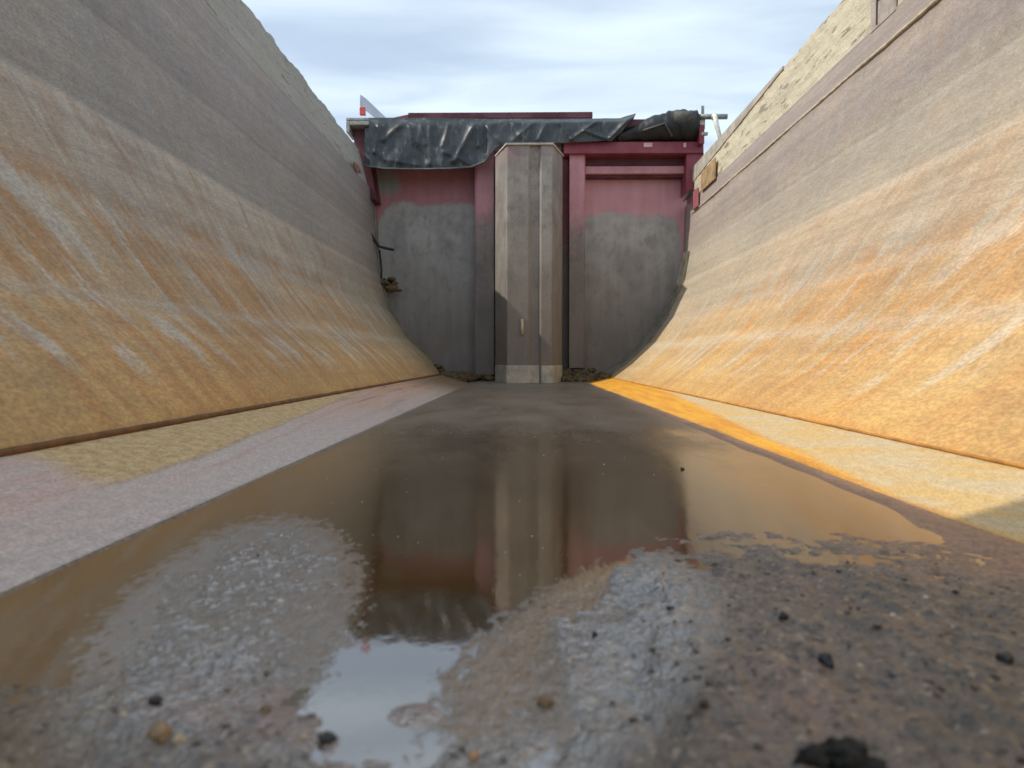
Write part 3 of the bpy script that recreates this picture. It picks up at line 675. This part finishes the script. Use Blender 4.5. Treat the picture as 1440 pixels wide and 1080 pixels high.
# post that carries the strut from the ground
# ------------------------------------------------------------------ mud and water
SH = [(-.45, .345), (-.30, .362), (-.25, .372), (-.19, .388), (-.14, .384), (-.12, .362), (-.10, .340), (-.065, .300), (-.045, .296), (-.03, .312), (-.012, .312), (.01, .325), (.03, .35), (.055, .39), (.075, .52), (.095, .60), (.16, .628), (.34, .632), (.46, .60)]
def bed_h(x, y):
    s = interp(x, SH); d = y-s
    h = -.0034*sstep(-.03, .26 if x > .02 else .10, d)+.0001 if d > 0 else clamp(-d*.05, 0, .010)
    h += .0006
    f1 = nz(x*26, y*20, 1.); f2 = nz(x*75, y*60, 4.); f3 = nz(x*210, y*180, 8.); f4 = nz(x*9, y*7, 12.)
    near = sstep(.20 if x > .05 else .035, -.05, d)
    h += near*(.0034*f1+.0032*f2+.0019*f3)+.0012*f4*near
    # grit that just breaks the surface on the left
    def el(x0, y0, rx, ry, sh):
        r2 = ((x-x0-(y-y0)*sh)/rx)**2+((y-y0)/ry)**2
        return sstep(1.9, .0, r2+.8*nz(x*34, y*20, 6.)+1.0*nz(x*150, y*100, 2.))
    k = el(-.205, .56, .06, .18, -.2)
    if k > 0: h += k*(.0024+.0016*nz(x*90+y*40, y*50, 3.)+.0040*nz(x*230, y*150, 6.))
    # shallow riffled tongue on the right of the bright pool
    kr = el(.05, .47, .045, .12, .35)
    if kr > 0: h += kr*(.0010+.0024*(.5-abs(nz(x*55+y*28, y*30-x*20, 2.))*2)+.0024*nz(x*210, y*160, 5.))
    # damp silt shelf along the sunny edge
    h += .0045*sstep(.375, .425, x+.012*nz(x*5, y*6, 9.))*sstep(4.5, 3.5, y)
    # little island in the pool and a channel running out of it
    isl = math.exp(-(((x+.051)/.013)**2+((y-.352)/.013)**2)); h += .0040*isl
    ch = abs(x-.012-(y-.33)*.12+.006*math.sin(y*70)); h -= .0032*math.exp(-(ch/.006)**2)*sstep(.44, .38, y)
    h += .0036*sstep(-.350, -.366, x+.010*nz(x*5, y*7, 5.))*sstep(4.6, 3.8, y)
    # far end: mud builds up against the bulkhead
    h += .004*sstep(4.1, 4.9, y)+.010*sstep(4.8, 5.6, y)+sstep(3.9, 5., y)*.0012*f1
    return h
ys = []; y = Y0
while y < YB:
    ys.append(y)
    y += .05 if y < .15 else (.0028 if y < .70 else lerp(.0028, .05, sstep(.7, 1.3, y)) if y < 1.3 else .05)
ys.append(YB-.01)
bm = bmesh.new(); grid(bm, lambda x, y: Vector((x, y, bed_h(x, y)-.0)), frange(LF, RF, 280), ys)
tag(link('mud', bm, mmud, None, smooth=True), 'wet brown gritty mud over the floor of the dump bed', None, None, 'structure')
def tilt_edge(x): return 0.
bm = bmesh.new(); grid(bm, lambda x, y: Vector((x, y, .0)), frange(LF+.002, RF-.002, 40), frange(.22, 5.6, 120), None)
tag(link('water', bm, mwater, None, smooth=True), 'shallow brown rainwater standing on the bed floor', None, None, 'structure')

# loose grit
bm = bmesh.new()
for i in range(700):
    y = .27+.45*random.random()**1.6; x = random.uniform(-.30, .42)
    if y > interp(x, SH)+.01 and random.random() < .93: continue
    r = random.choice((.0006, .0008, .001, .0013, .0018))
    add_stone(bm, (x, y, bed_h(x, y)+r*.3), r, (random.uniform(.8, 1.4), random.uniform(.8, 1.3), .7), i*.37, 1, .4)
tag(link('grit', bm, plain('mixed_grit', (.15, .115, .09), .4, .7, 130.), None, smooth=True), 'fine mixed grit scattered over the wet mud', None, None, 'stuff')
bm = bmesh.new()
for i in range(110):
    y = .45+3.6*random.random()**1.5; x = random.uniform(-.30, .22)
    r = .0005+.00045*y*random.random()
    add_stone(bm, (x, y, .0003), r, (1.2, 1.2, .5), i*.7, 1, .2)
tag(link('foam', bm, plain('pale_foam', (.70, .66, .58), .5, .1, 60.), None, smooth=True), 'tiny pale foam bubbles floating on the brown water', None, None, 'stuff')

PEB = [  # px, py, width px, height px, colour, roughness, label
 (1165, 948, 24, 36, (.012, .017, .022), .12, 'glossy blue-black pebble, the shiniest stone on the mud at right'),
 (1104, 891, 15, 13, (.015, .013, .012), .5, 'small round black pebble just beyond the glossy blue-black one'),
 (993, 1027, 16, 20, (.05, .022, .015), .5, 'small dark reddish pebble standing upright at bottom centre-right'),
 (1260, 978, 18, 10, (.10, .11, .115), .35, 'flat bluish grey chip right of the glossy blue-black pebble'),
 (1257, 885, 10, 8, (.55, .48, .38), .5, 'tiny cream pebble by the water edge at right'),
 (1302, 856, 9, 6, (.62, .55, .45), .5, 'tiny whitish chip nearest the sunny wall'),
 (1212, 958, 11, 9, (.52, .44, .32), .5, 'pale tan chip beside the glossy blue-black pebble'),
 (1415, 946, 26, 18, (.03, .024, .02), .5, 'dark lump on the mud close to the right picture edge'),
 (1401, 985, 15, 10, (.025, .02, .018), .5, 'low black crumb in front of the dark lump at right'),
 (1025, 922, 10, 8, (.06, .04, .03), .5, 'tiny brown crumb left of the glossy blue-black pebble'),
 (945, 872, 12, 9, (.02, .017, .015), .5, 'tiny black crumb at the edge of the grey sheen'),
 (837, 897, 9, 11, (.02, .016, .012), .5, 'tiny upright black crumb in the grey shallow water'),
 (768, 990, 26, 16, (.16, .085, .035), .5, 'rusty brown stone beside the narrow outflow channel'),
 (665, 1072, 20, 18, (.42, .24, .12), .5, 'orange tan stone at the bottom edge near the middle'),
 (214, 1048, 40, 30, (.26, .16, .07), .35, 'large amber brown stone in the left foreground'),
 (240, 1058, 26, 22, (.38, .28, .18), .4, 'tan stone touching the large amber brown one'),
 (160, 1028, 15, 13, (.46, .38, .26), .5, 'pale tan pebble left of the large amber brown stone'),
 (208, 1004, 20, 12, (.012, .011, .01), .5, 'black sliver behind the large amber brown stone'),
 (455, 1047, 30, 16, (.02, .018, .014), .4, 'long black sliver under the lower rim of the bright pool'),
 (420, 1048, 15, 11, (.50, .40, .27), .5, 'cream tan pebble beside the long black sliver'),
 (366, 1010, 20, 16, (.16, .10, .04), .5, 'ochre brown stone at the left rim of the bright pool'),
 (960, 658, 6, 6, (.012, .010, .01), .5, 'tiny black speck on the tan reflection under the sunny wall'),
]
for i, (px, py, w, h, col, ro, lab) in enumerate(PEB):
    Y = H*F/(py+h*.35-VY); x = (px-VX)/F*Y; r = w*Y/F*.43
    z = max(bed_h(x, Y), -.0005)
    bm = bmesh.new(); add_stone(bm, (0, 0, 0), r, (1., .95, clamp(h/w*.95, .5, 1.4)), i*3.1, 3, .42, i*.9)
    o = link('pebble', bm, plain('pebble_stone', col, ro, .35, 160., 0., .15), None, smooth=True)
    o.location = (x, Y, z+r*.35); tag(o, lab, 'pebble', 'pebbles scattered on the wet mud')
bm = bmesh.new()
for i in range(9):
    a = i*.7; add_stone(bm, (.010*math.cos(a)*(i % 3)*.6, .008*math.sin(a)*(i % 3)*.5, .003*(i % 2)), .0048, (1.3, 1., .7), i*1.3+.6, 3, .6)
o = link('dirt_clod', bm, plain('black_dirt', (.016, .012, .008), .8, .6, 120., 0., .6), None, smooth=True)
Yc = H*F/(1112-VY); o.location = ((1186-VX)/F*Yc, Yc, bed_h((1186-VX)/F*Yc, Yc)+.003); tag(o, 'black crumbly dirt clod at the bottom edge below the glossy pebble', 'dirt clod')

# ------------------------------------------------------------------ ground, sky, sun, camera
bm = bmesh.new(); bmesh.ops.create_grid(bm, x_segments=8, y_segments=8, size=3000.)
o = link('ground', bm, mearth); o.location = (0, 0, -.035); tag(o, 'dry gravel ground round the dump bed', None, None, 'structure')

S = Vector((-1., -.17, 1.03)).normalized()
sl = bpy.data.lights.new('sun', 'SUN'); sl.energy = 3.4; sl.angle = math.radians(.6); sl.color = (1., .93, .82)
so = bpy.data.objects.new('sun', sl); C.objects.link(so); so.rotation_euler = S.to_track_quat('Z', 'Y').to_euler(); so.location = (-20, -5, 20)
w = bpy.data.worlds.new('World'); sc.world = w; w.use_nodes = True
t = w.node_tree; t.nodes.clear()
def wn(typ, ins=None, **kw):
    q = t.nodes.new(typ)
    for k, v in kw.items(): setattr(q, k, v)
    for k, v in (ins or {}).items():
        if isinstance(v, bpy.types.NodeSocket): t.links.new(v, q.inputs[k])
        else: q.inputs[k].default_value = v
    return q
sky = wn('ShaderNodeTexSky', sky_type='NISHITA', sun_disc=False, sun_elevation=math.asin(S.z), sun_rotation=math.atan2(S.x, S.y), air_density=1.0, dust_density=1.2)
tc = wn('ShaderNodeTexCoord').outputs['Generated']
sx = wn('ShaderNodeSeparateXYZ', {0: tc})
zc = wn('ShaderNodeMath', {0: sx.outputs[2], 1: .06}, operation='MAXIMUM').outputs[0]
cx = wn('ShaderNodeMath', {0: sx.outputs[0], 1: zc}, operation='DIVIDE').outputs[0]
cy = wn('ShaderNodeMath', {0: sx.outputs[1], 1: zc}, operation='DIVIDE').outputs[0]
cv = wn('ShaderNodeCombineXYZ', {0: cx, 1: cy})
n1 = wn('ShaderNodeTexNoise', {'Vector': wn('ShaderNodeMapping', {0: cv.outputs[0], 2: (0, 0, .5), 3: (1.1, 2.4, 1.), 1: (3.3, 1.2, 0)}).outputs[0], 'Scale': .9, 'Detail': 5., 'Roughness': .45, 'Distortion': .5}).outputs[0]
cf = wn('ShaderNodeMapRange', {0: n1, 1: .25, 2: .72, 3: .42, 4: .86}, interpolation_type='SMOOTHSTEP').outputs[0]
mx = wn('ShaderNodeMix', data_type='RGBA'); t.links.new(cf, mx.inputs[0]); t.links.new(sky.outputs[0], mx.inputs[6]); mx.inputs[7].default_value = (6.4, 7.45, 8.35, 1)
bg = wn('ShaderNodeBackground', {0: mx.outputs[2], 1: .15}); wo = wn('ShaderNodeOutputWorld'); t.links.new(bg.outputs[0], wo.inputs[0])

cd = bpy.data.cameras.new('camera'); co = bpy.data.objects.new('camera', cd); C.objects.link(co); sc.camera = co
cd.sensor_width = 36; cd.lens = 36*F/1440; cd.clip_start = .02; cd.clip_end = 8000
co.location = (0, 0, H)
pitch = -math.atan((540-VY)/F); yaw = math.atan((VX-720)/F)
co.rotation_euler = (math.pi/2+pitch, 0, yaw)
cd.dof.use_dof = True; cd.dof.focus_distance = 2.2; cd.dof.aperture_fstop = 9.
sc.view_settings.view_transform = 'Standard'; sc.view_settings.look = 'None'; sc.view_settings.exposure = 0.; sc.view_settings.gamma = 1.
sc.render.resolution_x = 1024; sc.render.resolution_y = 768
